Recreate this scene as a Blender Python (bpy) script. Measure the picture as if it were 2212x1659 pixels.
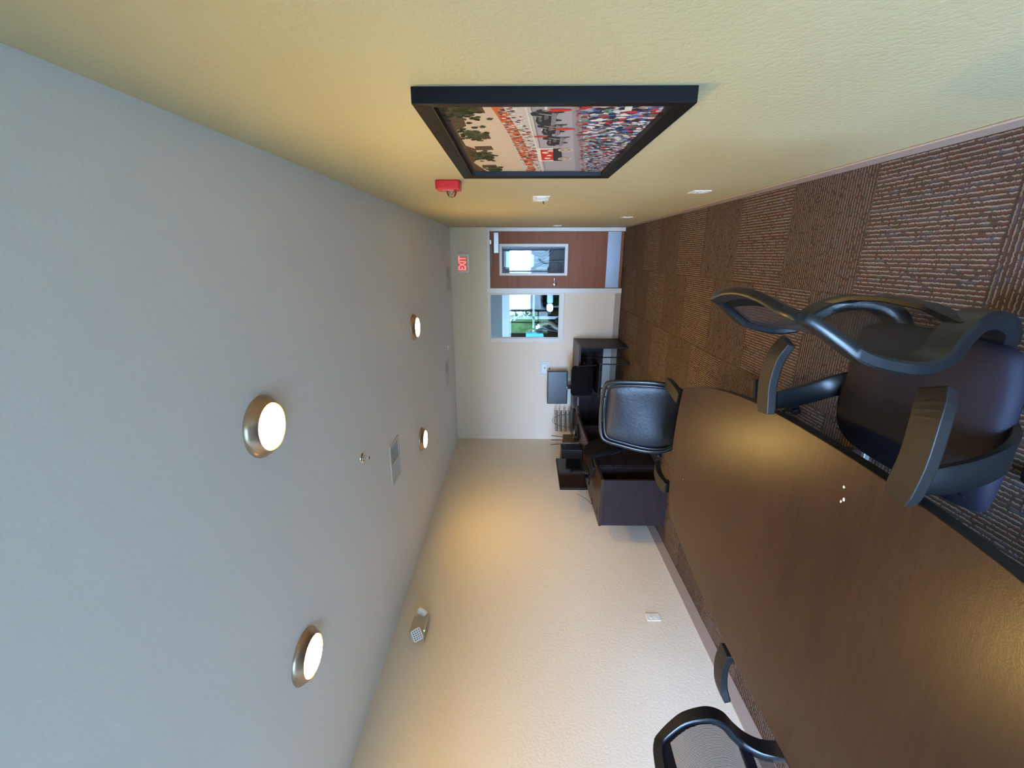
import bpy, bmesh, math, random
from mathutils import Vector, Matrix
random.seed(7)
PI = math.pi
S = bpy.context.scene
COL = S.collection
for o in list(bpy.data.objects): bpy.data.objects.remove(o, do_unlink=True)

# ------------------------------------------------------------------ room measures (metres)
XR, XL, YB, H = 0.4196, -3.1524, 7.0737, 2.74      # right wall, left wall, back wall, ceiling
YF = -2.9                                           # wall behind the camera, with the window
HY = 11.6                                           # far wall of the hall beyond the glass
# ------------------------------------------------------------------ camera
def make_camera():
    f, yaw, pitch, roll = 924.055, .2920, .0122, .0038
    cy, sy, cp, sp = math.cos(yaw), math.sin(yaw), math.cos(pitch), math.sin(pitch)
    F = Vector((-sy*cp, cy*cp, sp)); R = Vector((cy, sy, 0)); U = R.cross(F)
    R2 = R*math.cos(roll) + U*math.sin(roll); U2 = U*math.cos(roll) - R*math.sin(roll)
    cam = bpy.data.cameras.new('camera'); cam.sensor_fit = 'HORIZONTAL'; cam.sensor_width = 36
    cam.lens = f/2212*36; cam.clip_start = .02
    o = bpy.data.objects.new('camera', cam); COL.objects.link(o)
    X, Y, Z = -U2, R2, -F                            # the phone was held on its side: world up points to the picture's left
    o.matrix_world = Matrix(((X.x, Y.x, Z.x, 0), (X.y, Y.y, Z.y, 0), (X.z, Y.z, Z.z, 1.675), (0, 0, 0, 1)))
    S.camera = o
make_camera()
# ------------------------------------------------------------------ world, daylight, exposure
SKY = 112.0
LAMP = 240.0
w = bpy.data.worlds.new('world'); S.world = w; w.use_nodes = True
bg = w.node_tree.nodes['Background']; bg.inputs[0].default_value = (.37, .585, 1.0, 1); 
_n = w.node_tree.nodes; _l = w.node_tree.links                    # clear-day sky: brightest towards the horizon
_t = _n.new('ShaderNodeTexCoord'); _s = _n.new('ShaderNodeSeparateXYZ'); _m = _n.new('ShaderNodeMapRange')
_l.new(_t.outputs['Generated'], _s.inputs[0]); _l.new(_s.outputs[2], _m.inputs[0])
_m.inputs[1].default_value = 0.0; _m.inputs[2].default_value = .7; _m.inputs[3].default_value = 1.05*SKY; _m.inputs[4].default_value = .8*SKY
_l.new(_m.outputs[0], bg.inputs[1])
S.view_settings.view_transform = 'Standard'; S.view_settings.look = 'None'
S.view_settings.exposure = 0.0; S.view_settings.gamma = 1.0; S.view_settings.use_curve_mapping = False
WIN = (-3.05, 0.22, .42, 2.04)                       # x0, x1, z0, z1 of the window behind the camera
HWIN = [(-3.3, -1.66, 1.27, 1.85), (-3.3, -1.66, .55, 1.21), (-1.58, -.98, 1.27, 1.85), (-1.58, -.98, .55, 1.21), (-.9, -.5, .62, 2.1), (-.35, .2, .75, 2.0)]
def portal(name, cx, y, cz, sx, sz, rx):
    L = bpy.data.lights.new(name, 'AREA'); L.shape = 'RECTANGLE'; L.size = sx; L.size_y = sz; L.cycles.is_portal = True
    o = bpy.data.objects.new(name, L); COL.objects.link(o); o.location = (cx, y, cz); o.rotation_euler = (rx, 0, 0)
portal('daylight_portal', (WIN[0]+WIN[1])/2, YF-.11, (WIN[2]+WIN[3])/2, WIN[1]-WIN[0], WIN[3]-WIN[2], PI/2)
portal('hall_daylight_portal', -1.5, HY+.1, 1.3, 3.8, 1.6, -PI/2)

# ------------------------------------------------------------------ material helpers
def new_mat(name):
    m = bpy.data.materials.new(name); m.use_nodes = True
    return m, m.node_tree, m.node_tree.nodes['Principled BSDF']
def simple(name, col, rough=.5, metal=0, bump=None, spec=None, coat=0, var=None, sheen=0):
    """plain surface; bump=(scale, distance); var=(scale, amount) mottles the colour a little"""
    m, nt, b = new_mat(name)
    b.inputs['Base Color'].default_value = (*col, 1); b.inputs['Roughness'].default_value = rough; b.inputs['Metallic'].default_value = metal
    if spec is not None: b.inputs['Specular IOR Level'].default_value = spec
    if coat: b.inputs['Coat Weight'].default_value = coat
    if sheen: b.inputs['Sheen Weight'].default_value = sheen
    if bump or var: tc = nt.nodes.new('ShaderNodeTexCoord')
    if bump:
        n = nt.nodes.new('ShaderNodeTexNoise'); n.inputs['Scale'].default_value = bump[0]; n.inputs['Detail'].default_value = 3
        nt.links.new(tc.outputs['Object'], n.inputs['Vector'])
        bp = nt.nodes.new('ShaderNodeBump'); bp.inputs['Distance'].default_value = bump[1]; bp.inputs['Strength'].default_value = 1
        nt.links.new(n.outputs['Fac'], bp.inputs['Height']); nt.links.new(bp.outputs[0], b.inputs['Normal'])
    if var:
        n = nt.nodes.new('ShaderNodeTexNoise'); n.inputs['Scale'].default_value = var[0]; n.inputs['Detail'].default_value = 4
        nt.links.new(tc.outputs['Object'], n.inputs['Vector'])
        r = nt.nodes.new('ShaderNodeValToRGB'); r.color_ramp.elements[0].position = .3; r.color_ramp.elements[1].position = .7
        r.color_ramp.elements[0].color = (*[c*(1-var[1]) for c in col], 1); r.color_ramp.elements[1].color = (*[min(1, c*(1+var[1])) for c in col], 1)
        nt.links.new(n.outputs['Fac'], r.inputs[0]); nt.links.new(r.outputs[0], b.inputs['Base Color'])
    return m
def emit(name, col, st):
    m, nt, b = new_mat(name); b.inputs['Base Color'].default_value = (.8, .8, .8, 1)
    b.inputs['Emission Color'].default_value = (*col, 1); b.inputs['Emission Strength'].default_value = st; return m
class NG:
    """small arithmetic helper for node trees"""
    def __init__(s, nt): s.nt = nt
    def m(s, op, a, b=0.0, c=None):
        n = s.nt.nodes.new('ShaderNodeMath'); n.operation = op
        for i, v in enumerate((a, b, c)):
            if v is None: continue
            if isinstance(v, (int, float)): n.inputs[i].default_value = v
            else: s.nt.links.new(v, n.inputs[i])
        return n.outputs[0]
    def mix(s, f, a, b):
        n = s.nt.nodes.new('ShaderNodeMix'); n.data_type = 'RGBA'
        for i, v in ((0, f), (6, a), (7, b)):
            if isinstance(v, (int, float)): n.inputs[i].default_value = v
            elif isinstance(v, tuple): n.inputs[i].default_value = (*v, 1)
            else: s.nt.links.new(v, n.inputs[i])
        return n.outputs[2]
    def xyz(s, x, y, z):
        n = s.nt.nodes.new('ShaderNodeCombineXYZ')
        for i, v in enumerate((x, y, z)):
            if isinstance(v, (int, float)): n.inputs[i].default_value = v
            else: s.nt.links.new(v, n.inputs[i])
        return n.outputs[0]
    def noise(s, vec, scale, detail=2, rough=.5):
        n = s.nt.nodes.new('ShaderNodeTexNoise'); n.inputs['Scale'].default_value = scale; n.inputs['Detail'].default_value = detail; n.inputs['Roughness'].default_value = rough
        s.nt.links.new(vec, n.inputs['Vector']); return n.outputs['Fac']
def wall_mat(name, col, bs=1.0):
    """painted drywall with orange-peel texture"""
    m, nt, b = new_mat(name); g = NG(nt); tc = nt.nodes.new('ShaderNodeTexCoord').outputs['Object']
    b.inputs['Base Color'].default_value = (*col, 1); b.inputs['Roughness'].default_value = .55; b.inputs['Specular IOR Level'].default_value = .3
    n1 = g.noise(tc, 55, 2, .5); n2 = g.noise(tc, 160, 2, .5)
    h = g.m('ADD', g.m('SMOOTH_MIN', n1, .56, .05), g.m('MULTIPLY', n2, .3))
    bp = nt.nodes.new('ShaderNodeBump'); bp.inputs['Distance'].default_value = .004*bs; bp.inputs['Strength'].default_value = .6
    nt.links.new(h, bp.inputs['Height']); nt.links.new(bp.outputs[0], b.inputs['Normal'])
    return m
def carpet_mat():
    m, nt, b = new_mat('carpet_tile'); g = NG(nt); T = .6246
    tc = nt.nodes.new('ShaderNodeTexCoord').outputs['Object']
    sp = nt.nodes.new('ShaderNodeSeparateXYZ'); nt.links.new(tc, sp.inputs[0]); x, y = sp.outputs[0], sp.outputs[1]
    cx = g.m('DIVIDE', g.m('ADD', x, .1931), T); c = g.m('FLOOR', cx)
    ky = g.m('ADD', g.m('DIVIDE', g.m('SUBTRACT', y, 2.203), T), g.m('MULTIPLY', c, .5)); k = g.m('FLOOR', ky)
    par = g.m('FLOORED_MODULO', g.m('ADD', k, c), 2.0)                 # 1: stripes run along the room
    def pick(a, b_): return g.m('ADD', g.m('MULTIPLY', par, a), g.m('MULTIPLY', g.m('SUBTRACT', 1.0, par), b_))
    s = pick(x, y); l = pick(y, x)
    q = g.m('DIVIDE', s, .0182); wob = g.noise(g.xyz(g.m('MULTIPLY', l, 90), g.m('MULTIPLY', s, 40), 3.0), 1, 2)
    q = g.m('ADD', q, g.m('MULTIPLY', g.m('SUBTRACT', wob, .5), .6))
    fr = g.m('FRACT', q); idn = g.m('FLOOR', q)
    tile = g.m('ADD', g.m('MULTIPLY', c, 3.7), g.m('MULTIPLY', k, 1.3))
    n_seg = g.noise(g.xyz(g.m('MULTIPLY', l, 9), g.m('MULTIPLY', idn, 5.3), tile), 1, 2)
    n_seg2 = g.noise(g.xyz(g.m('MULTIPLY', l, 14), g.m('MULTIPLY', idn, 7.1), g.m('ADD', tile, 40.0)), 1, 2)
    n_fib = g.noise(g.xyz(g.m('MULTIPLY', x, 1.0), y, 0.0), 420, 2)
    base = g.mix(n_seg2, (.045, .030, .021), (.095, .060, .042))
    base = g.mix(g.m('GREATER_THAN', n_seg, .56), base, (.08, .075, .09))
    light = g.m('MULTIPLY', g.m('LESS_THAN', fr, .3), g.m('GREATER_THAN', g.noise(g.xyz(g.m('MULTIPLY', l, 60), g.m('MULTIPLY', idn, 3.1), 7.0), 1, 2), .42))
    col = g.mix(light, base, g.mix(n_seg, (.20, .145, .095), (.43, .36, .28)))
    red = g.m('MULTIPLY', g.m('MULTIPLY', g.m('GREATER_THAN', fr, .62), g.m('LESS_THAN', fr, .85)), g.m('GREATER_THAN', n_seg2, .52))
    col = g.mix(g.m('MULTIPLY', red, .8), col, (.15, .032, .020))
    dark = g.m('MULTIPLY', g.m('GREATER_THAN', fr, .34), g.m('LESS_THAN', fr, .56))
    col = g.mix(g.m('MULTIPLY', dark, .8), col, (.022, .018, .017))
    ex = g.m('FRACT', cx); ey = g.m('FRACT', ky)
    seam = g.m('MINIMUM', g.m('MINIMUM', ex, g.m('SUBTRACT', 1.0, ex)), g.m('MINIMUM', ey, g.m('SUBTRACT', 1.0, ey)))
    col = g.mix(g.m('MULTIPLY', g.m('LESS_THAN', seam, .006), .6), col, (.03, .022, .02))
    col = g.mix(.30, col, g.mix(n_fib, (.0, .0, .0), (.22, .15, .11)))
    col = g.mix(g.m('MULTIPLY', g.m('SUBTRACT', 1.0, par), .28), col, (.045, .028, .020))        # pile sheen of quarter-turned tiles painted in as a darker colour
    nt.links.new(col, b.inputs['Base Color']); b.inputs['Roughness'].default_value = .95; b.inputs['Specular IOR Level'].default_value = .12
    hgt = g.m('ADD', g.m('MULTIPLY', light, .8), g.m('MULTIPLY', n_fib, .6)); hgt = g.m('SUBTRACT', hgt, g.m('MULTIPLY', dark, .6))
    bp = nt.nodes.new('ShaderNodeBump'); bp.inputs['Distance'].default_value = .004; bp.inputs['Strength'].default_value = .8
    nt.links.new(hgt, bp.inputs['Height']); nt.links.new(bp.outputs[0], b.inputs['Normal'])
    return m
def wood_mat(name, c0, c1, rough, along='Y', fine=1.0, spec=.5, coat=0):
    m, nt, b = new_mat(name); g = NG(nt)
    tc = nt.nodes.new('ShaderNodeTexCoord').outputs['Object']; sp = nt.nodes.new('ShaderNodeSeparateXYZ'); nt.links.new(tc, sp.inputs[0])
    sc = {'X': (3, 45, 45), 'Y': (45, 3, 45), 'Z': (45, 45, 3)}[along]
    v = g.xyz(*[g.m('MULTIPLY', sp.outputs[i], sc[i]*fine) for i in range(3)])
    a = g.noise(v, 1, 5, .6); c = g.noise(g.xyz(*[g.m('MULTIPLY', sp.outputs[i], sc[i]*fine*.16) for i in range(3)]), 1, 3)
    f = g.m('ADD', g.m('MULTIPLY', a, .65), g.m('MULTIPLY', c, .35))
    r = nt.nodes.new('ShaderNodeValToRGB'); r.color_ramp.elements[0].position = .34; r.color_ramp.elements[1].position = .66
    r.color_ramp.elements[0].color = (*c0, 1); r.color_ramp.elements[1].color = (*c1, 1)
    nt.links.new(f, r.inputs[0]); nt.links.new(r.outputs[0], b.inputs['Base Color'])
    b.inputs['Roughness'].default_value = rough; b.inputs['Specular IOR Level'].default_value = spec
    if coat: b.inputs['Coat Weight'].default_value = coat; b.inputs['Coat Roughness'].default_value = .3
    n = g.noise(tc, 260, 2); bp = nt.nodes.new('ShaderNodeBump'); bp.inputs['Distance'].default_value = .0002
    nt.links.new(n, bp.inputs['Height']); nt.links.new(bp.outputs[0], b.inputs['Normal'])
    return m
def glass_mat(name, tint=(1, 1, 1), refl=.08):
    m = bpy.data.materials.new(name); m.use_nodes = True; nt = m.node_tree; nt.nodes.clear()
    out = nt.nodes.new('ShaderNodeOutputMaterial'); t = nt.nodes.new('ShaderNodeBsdfTransparent'); t.inputs[0].default_value = (*tint, 1)
    gl = nt.nodes.new('ShaderNodeBsdfGlossy'); gl.inputs['Roughness'].default_value = .02
    lw = nt.nodes.new('ShaderNodeFresnel'); lw.inputs[0].default_value = 1.45
    mx = nt.nodes.new('ShaderNodeMixShader'); nt.links.new(lw.outputs[0], mx.inputs[0]); nt.links.new(t.outputs[0], mx.inputs[1]); nt.links.new(gl.outputs[0], mx.inputs[2]); nt.links.new(mx.outputs[0], out.inputs[0])
    return m
def mesh_fabric_mat(name, col):
    """woven mesh: opaque threads with fine see-through holes"""
    m = bpy.data.materials.new(name); m.use_nodes = True; nt = m.node_tree; g = NG(nt); b = nt.nodes['Principled BSDF']; out = nt.nodes['Material Output']
    b.inputs['Base Color'].default_value = (*col, 1); b.inputs['Roughness'].default_value = .55
    tc = nt.nodes.new('ShaderNodeTexCoord').outputs['Object']; sp = nt.nodes.new('ShaderNodeSeparateXYZ'); nt.links.new(tc, sp.inputs[0])
    fx = g.m('FRACT', g.m('DIVIDE', sp.outputs[0], .0042)); fz = g.m('FRACT', g.m('DIVIDE', sp.outputs[2], .0030))
    hole = g.m('MULTIPLY', g.m('GREATER_THAN', fx, .44), g.m('GREATER_THAN', fz, .42))
    t = nt.nodes.new('ShaderNodeBsdfTransparent'); mx = nt.nodes.new('ShaderNodeMixShader')
    nt.links.new(hole, mx.inputs[0]); nt.links.new(b.outputs[0], mx.inputs[1]); nt.links.new(t.outputs[0], mx.inputs[2]); nt.links.new(mx.outputs[0], out.inputs[0])
    return m

M = dict(
    cream=wall_mat('cream_paint', (.75, .67, .55), .8), olive=wall_mat('olive_paint', (.51, .455, .27), .65), ceil=wall_mat('ceiling_paint', (.82, .86, .89), .35),
    carpet=carpet_mat(), base=simple('taupe_vinyl', (.40, .31, .255), .42), white=simple('white_plastic', (.80, .80, .77), .35),
    framew=simple('white_painted_metal', (.66, .66, .61), .35), trimw=simple('pale_painted_metal', (.72, .70, .63), .4),
    doorw=wood_mat('cherry_veneer', (.20, .062, .020), (.28, .098, .036), .45, 'X', .5, .22), steel=simple('brushed_steel', (.45, .45, .46), .30, 1, bump=(90, .0004)),
    alu=simple('satin_aluminium', (.48, .48, .47), .4, .7), chrome=simple('chrome', (.8, .8, .8), .12, 1),
    table=wood_mat('table_laminate', (.022, .0085, .0045), (.042, .017, .009), .30, 'X', 1.6, .42, 0), tedge=simple('black_edge_band', (.006, .006, .006), .5),
    desk=wood_mat('espresso_laminate', (.018, .010, .010), (.034, .019, .019), .5, 'X', .7, .22), desktop=wood_mat('espresso_laminate_top', (.024, .013, .010), (.045, .025, .020), .40, 'X', .7, .35),
    black=simple('black_plastic', (.005, .005, .006), .42, spec=.3), satin=simple('satin_black_plastic', (.006, .0065, .0075), .33, spec=.42), armp=simple('arm_pad_black', (.011, .0095, .0085), .5, spec=.32, bump=(300, .0003)),
    navy=simple('dark_fabric', (.0105, .0095, .018), .7, bump=(500, .0006), spec=.25), blackcloth=simple('black_fabric', (.003, .003, .0045), .8, spec=.1), leather=simple('black_leather', (.008, .010, .017), .45, bump=(60, .0015), spec=.45),
    mesh=mesh_fabric_mat('mesh_weave', (.010, .010, .016)), screen=simple('screen_glass', (.004, .0045, .005), .07, spec=.8),
    lens=emit('lamp_lens', (1.0, .63, .18), LAMP), ring=simple('satin_nickel', (.46, .34, .25), .3, .85), red=simple('red_plastic', (.62, .015, .02), .3),
    clear=glass_mat('clear_plastic', (.93, .95, .95)), glass=glass_mat('window_glass', (.95, .97, .97)), tint=glass_mat('dimming_window_glass', (.030, .038, .035)), tint2=glass_mat('lightly_dimming_glass', (.12, .14, .14)),  # the two tints are added to dim the daylight through the hall panes
    exitred=emit('exit_sign_red', (1, .045, .03), 1.6), vent=simple('vent_white', (.62, .62, .60), .45), ventd=simple('vent_slot_dark', (.06, .06, .06), .7),
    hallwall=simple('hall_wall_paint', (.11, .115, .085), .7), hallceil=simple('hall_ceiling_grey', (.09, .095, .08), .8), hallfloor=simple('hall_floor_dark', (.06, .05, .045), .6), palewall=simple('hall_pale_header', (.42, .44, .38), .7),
    darkwood=simple('dark_brown_wood', (.02, .010, .009), .5), greyframe=simple('grey_metal_frame', (.25, .25, .22), .5), ground=simple('outside_ground', (.10, .11, .09), .9, var=(.5, .3)),
    leafy=simple('outside_foliage', (.30, .46, .16), .8, var=(3, .4)), blue=simple('blue_cloth', (.05, .30, .50), .8), paper=simple('paper', (.34, .31, .26), .8), cord=simple('black_cable', (.01, .01, .01), .5),
    keys=simple('key_black', (.008, .008, .009), .5), tan=simple('tan_metal', (.50, .44, .35), .45), led=simple('led_lens_white', (.80, .84, .88), .25), ledd=simple('led_reflector_dark', (.06, .07, .08), .3), green=emit('green_pilot_light', (.1, 1, .2), 6),
    olivearm=simple('olive_brown_grip', (.06, .05, .02), .5), crumb=simple('bread_crumb', (.85, .72, .50), .9),
)
# ------------------------------------------------------------------ mesh helpers
class MB:
    def __init__(s): s.v, s.f, s.mi = [], [], []
    def add(s, vs, fs, mi=0):
        o = len(s.v); s.v += [tuple(v) for v in vs]; s.f += [tuple(i+o for i in f) for f in fs]; s.mi += [mi]*len(fs); return s
    def box(s, lo, hi, mi=0):
        x0, y0, z0 = lo; x1, y1, z1 = hi
        return s.add([(x0,y0,z0),(x1,y0,z0),(x1,y1,z0),(x0,y1,z0),(x0,y0,z1),(x1,y0,z1),(x1,y1,z1),(x0,y1,z1)],
                     [(0,3,2,1),(4,5,6,7),(0,1,5,4),(1,2,6,5),(2,3,7,6),(3,0,4,7)], mi)
    def prism(s, pts, z0, z1, mi=0):
        n = len(pts)
        return s.add([(x,y,z0) for x,y in pts]+[(x,y,z1) for x,y in pts], [tuple(range(n-1,-1,-1)), tuple(range(n,2*n))]+[(i,(i+1)%n,(i+1)%n+n,i+n) for i in range(n)], mi)
    def sweep(s, path, prof, side, mi=0, scale=None):
        """prof: list of (a,b) in (side, normal) axes; side: a Vector or list of Vectors"""
        P = [Vector(p) for p in path]; n = len(prof); rings = []
        for i, p in enumerate(P):
            t = (P[min(i+1, len(P)-1)]-P[max(i-1, 0)]).normalized(); sd = Vector(side[i] if isinstance(side, list) else side)
            nn = t.cross(sd).normalized(); sd = nn.cross(t).normalized(); k = scale[i] if scale else (1, 1)
            rings.append([p+sd*a*k[0]+nn*b*k[1] for a, b in prof])
        vs = [v for r in rings for v in r]; fs = []
        for i in range(len(P)-1):
            for j in range(n): fs.append((i*n+j, i*n+(j+1)%n, (i+1)*n+(j+1)%n, (i+1)*n+j))
        fs.append(tuple(range(n-1, -1, -1))); fs.append(tuple((len(P)-1)*n+j for j in range(n)))
        return s.add(vs, fs, mi)
    def tube(s, path, r, n=8, mi=0):
        P = [Vector(p) for p in path]; d = (P[-1]-P[0]); 
        sd = Vector((0, 0, 1)) if abs(d.normalized().z) < .8 else Vector((1, 0, 0))
        sides = []; 
        for i in range(len(P)):
            t = (P[min(i+1, len(P)-1)]-P[max(i-1, 0)]).normalized(); q = sd-t*t.dot(sd)
            if q.length < .1: q = Vector((0, 1, 0)) - t*t.y
            sd = q.normalized(); sides.append(sd.copy())
        return s.sweep(P, [(r*math.cos(2*PI*k/n), r*math.sin(2*PI*k/n)) for k in range(n)], sides, mi)
    def lathe(s, prof, n=32, c=(0,0,0), mi=0):
        vs = [(c[0]+r*math.cos(2*PI*k/n), c[1]+r*math.sin(2*PI*k/n), c[2]+z) for r, z in prof for k in range(n)]; fs = []
        for i in range(len(prof)-1):
            for k in range(n): fs.append((i*n+k, i*n+(k+1)%n, (i+1)*n+(k+1)%n, (i+1)*n+k))
        fs.append(tuple(range(n-1,-1,-1))); fs.append(tuple((len(prof)-1)*n+k for k in range(n)))
        return s.add(vs, fs, mi)
    def xf(s, mat, start=0):
        for i in range(start, len(s.v)): s.v[i] = tuple(mat @ Vector(s.v[i]))
        return s
    def build(s, name, mats, parent=None, smooth=False, bevel=0, seg=2, subsurf=0):
        me = bpy.data.meshes.new(name); me.from_pydata(s.v, [], s.f)
        for m_ in (mats if isinstance(mats, (list, tuple)) else [mats]): me.materials.append(m_)
        for p, i in zip(me.polygons, s.mi): p.material_index = i
        bm = bmesh.new(); bm.from_mesh(me); bmesh.ops.recalc_face_normals(bm, faces=bm.faces); bm.to_mesh(me); bm.free()
        o = bpy.data.objects.new(name, me); COL.objects.link(o)
        if parent: o.parent = parent
        if bevel:
            b = o.modifiers.new('b', 'BEVEL'); b.width = bevel; b.segments = seg; b.limit_method = 'ANGLE'; b.angle_limit = math.radians(40)
        if subsurf:
            q = o.modifiers.new('s', 'SUBSURF'); q.levels = q.render_levels = subsurf
        if smooth or bevel or subsurf:
            if bevel and not smooth:
                pass
            else:
                me.shade_smooth() if hasattr(me, 'shade_smooth') else None
                for p in me.polygons: p.use_smooth = True
                if smooth == 'auto':
                    try: me.set_sharp_from_angle(angle=math.radians(40))
                    except Exception: pass
        return o
def box(name, lo, hi, mat, parent=None, bevel=0, seg=2): return MB().box(lo, hi).build(name, mat, parent, bevel=bevel, seg=seg)
def thing(name, label, cat, loc=(0,0,0), rz=0, group=None):
    o = bpy.data.objects.new(name, None); COL.objects.link(o); o.location = loc; o.rotation_euler = (0, 0, rz); o.empty_display_size = .1
    return tag(o, label, cat, group)
def tag(o, label, cat, group=None):
    o['label'] = label; o['category'] = cat
    if group: o['group'] = group
    return o
def struct(o): o['kind'] = 'structure'; return o
def rrect(w, h, r, n=6, cx=0, cy=0):
    out = []
    for sx, sy, a0 in ((1,1,0),(-1,1,90),(-1,-1,180),(1,-1,270)):
        for k in range(n+1):
            a = math.radians(a0+90*k/n); out.append((cx+sx*(w/2-r)+r*math.cos(a), cy+sy*(h/2-r)+r*math.sin(a)))
    return out
def spline(pts, n=6):
    """Catmull-Rom through points of any dimension"""
    out = []; P = [pts[0]]+list(pts)+[pts[-1]]
    for i in range(1, len(P)-2):
        for k in range(n):
            t = k/n; a, b, c, d = P[i-1], P[i], P[i+1], P[i+2]
            out.append(tuple(.5*((2*b[j])+(-a[j]+c[j])*t+(2*a[j]-5*b[j]+4*c[j]-d[j])*t*t+(-a[j]+3*b[j]-3*c[j]+d[j])*t**3) for j in range(len(b))))
    out.append(tuple(pts[-1])); return out
def text(name, body, size, mat, parent, loc, ext=.001, bold=0, rot=(PI/2, 0, 0), sx=1.0):
    c = bpy.data.curves.new(name, 'FONT'); c.body = body; c.size = size; c.extrude = ext; c.align_x = 'CENTER'; c.align_y = 'CENTER'; c.offset = bold
    c.materials.append(mat); o = bpy.data.objects.new(name, c); COL.objects.link(o); bpy.context.view_layer.update()
    me = bpy.data.meshes.new_from_object(o.evaluated_get(bpy.context.evaluated_depsgraph_get())); bpy.data.objects.remove(o, do_unlink=True)
    if not me.materials: me.materials.append(mat)
    q = bpy.data.objects.new(name, me); COL.objects.link(q); q.parent = parent; q.location = loc; q.rotation_euler = rot; q.scale = (sx, 1, 1); return q
RW, LW = -PI/2, PI/2                                 # rotation of things on the right / left wall (local x to the viewer's right, y into the wall)

# ================================================================== SETTING
T = .14
struct(box('floor', (XL-.6, YF-.3, -.12), (XR+.6, YB+.14, 0), M['carpet']))
struct(box('ceiling', (XL-.2, YF-.2, H), (XR+.2, YB+.14, H+.12), M['ceil']))
struct(box('wall_right', (XR, YF-.2, 0), (XR+T, YB+.14, H), M['olive']))
struct(box('wall_left', (XL-T, YF-.2, 0), (XL, YB+.14, H), M['cream']))
wl = MB(); x0, x1, z0, z1 = WIN
for lo, hi in (((XL, YF-T, 0), (XR, YF, z0)), ((XL, YF-T, z1), (XR, YF, H)), ((XL, YF-T, z0), (x0, YF, z1)), ((x1, YF-T, z0), (XR, YF, z1))): wl.box(lo, hi)
struct(wl.build('wall_front', M['cream']))
# back wall with openings for the door frame unit
DX0, DX1, DZ1 = -.585, XR-.004, 2.165                # door frame opening
GX0, GZ0 = -1.395, .915                              # window beside the door
wb = MB()
for lo, hi in (((XL, YB, 0), (GX0, YB+T, H)), ((GX0, YB, DZ1), (XR, YB+T, H)), ((GX0, YB, 0), (DX0, YB+T, GZ0))): wb.box(lo, hi)
struct(wb.build('wall_back', M['cream']))
def baseboard(name, lo, hi): return struct(box(name, lo, hi, M['base'], bevel=.003))
baseboard('baseboard_right', (XR-.010, YF, 0), (XR-.0005, YB-.06, .096)); baseboard('baseboard_left', (XL+.0005, YF, 0), (XL+.010, YB, .096))
baseboard('baseboard_back', (XL, YB-.010, 0), (DX0, YB-.0005, .096)); baseboard('baseboard_front', (XL, YF+.0005, 0), (XR, YF+.010, .096))
# window behind the camera
wf = MB()
for lo, hi in (((x0, YF-.1, z0), (x1, YF-.03, z0+.05)), ((x0, YF-.1, z1-.05), (x1, YF-.03, z1)), ((x0, YF-.1, z0), (x0+.05, YF-.03, z1)), ((x1-.05, YF-.1, z0), (x1, YF-.03, z1)), ((-2.15, YF-.1, z0), (-2.06, YF-.03, z1)), ((-2.60, YF-.1, z0), (-2.55, YF-.03, z1)), ((x0, YF-.1, .82), (-2.15, YF-.03, .87)), ((-.62, YF-.1, z0), (-.56, YF-.03, z1)), ((-1.40, YF-.1, z0), (-1.34, YF-.03, z1))): wf.box(lo, hi)
w2 = struct(wf.build('window_2', M['framew'])); box('pane', (x0, YF-.07, z0), (x1, YF-.065, z1), M['glass'], w2)
# door frame + door
fr = MB(); yf = YB-.018
fr.box((DX1-.055, yf, 0), (DX1, YB+.10, DZ1)).box((DX0, yf, 0), (DX0+.078, YB+.10, DZ1)).box((DX0+.078, yf, DZ1-.05), (DX1-.055, YB+.10, DZ1))
trim1 = struct(fr.build('trim_1', M['framew'], bevel=.003))
dr = MB(); a, b_, zt = DX0+.082, DX1-.059, DZ1-.054; y0, y1 = YB+.012, YB+.055
gx0, gx1, gz0, gz1 = -.272, .131, .928, 1.925        # glass in the door
for lo, hi in (((a, y0, .012), (gx0-.004, y1, zt)), ((gx1+.004, y0, .012), (b_, y1, zt)), ((gx0-.004, y0, .012), (gx1+.004, y1, gz0-.004)), ((gx0-.004, y0, gz1+.004), (gx1+.004, y1, zt))): dr.box(lo, hi)
door = struct(dr.build('door_1', M['doorw']))
lt = MB()
for lo, hi in (((gx0-.038, y0-.014, gz0-.048), (gx1+.045, y0+.02, gz0)), ((gx0-.038, y0-.014, gz1), (gx1+.045, y0+.02, gz1+.042)), ((gx0-.038, y0-.014, gz0), (gx0, y0+.02, gz1)), ((gx1, y0-.014, gz0), (gx1+.045, y0+.02, gz1))): lt.box(lo, hi)
lt.build('lite_frame', M['framew'], door, bevel=.004)['label'] = 'pale metal frame around the door glass'
box('pane', (gx0, y0+.015, gz0), (gx1, y0+.020, gz1), M['glass'], door)
box('kick_plate', (a+.006, y0-.003, .055), (b_-.002, y0-.0005, .262), M['steel'], door)['label'] = 'stainless steel kick plate'
h = MB(); h.lathe([(.030, 0), (.030, .007), (.024, .012), (.010, .013), (.010, .045)], 24).xf(Matrix.Translation((-.445, y0-.0005, 1.078)) @ Matrix.Rotation(PI/2, 4, 'X'))
h.tube([(-.445, y0-.045, 1.078), (-.42, y0-.05, 1.080), (-.345, y0-.05, 1.092)], .0095, 10)
h.build('lever_handle', M['chrome'], door, smooth='auto')
h = MB().lathe([(.016, 0), (.016, .006), (.008, .008)], 16).xf(Matrix.Translation((-.325, y0-.0005, 1.10)) @ Matrix.Rotation(PI/2, 4, 'X')).xf(Matrix.Scale(.5, 4, (1,0,0)) if False else Matrix())
c = box('door_closer', (.033, y0-.062, 1.972), (.341, y0-.0005, 2.052), M['alu'], door, bevel=.006)
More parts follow.
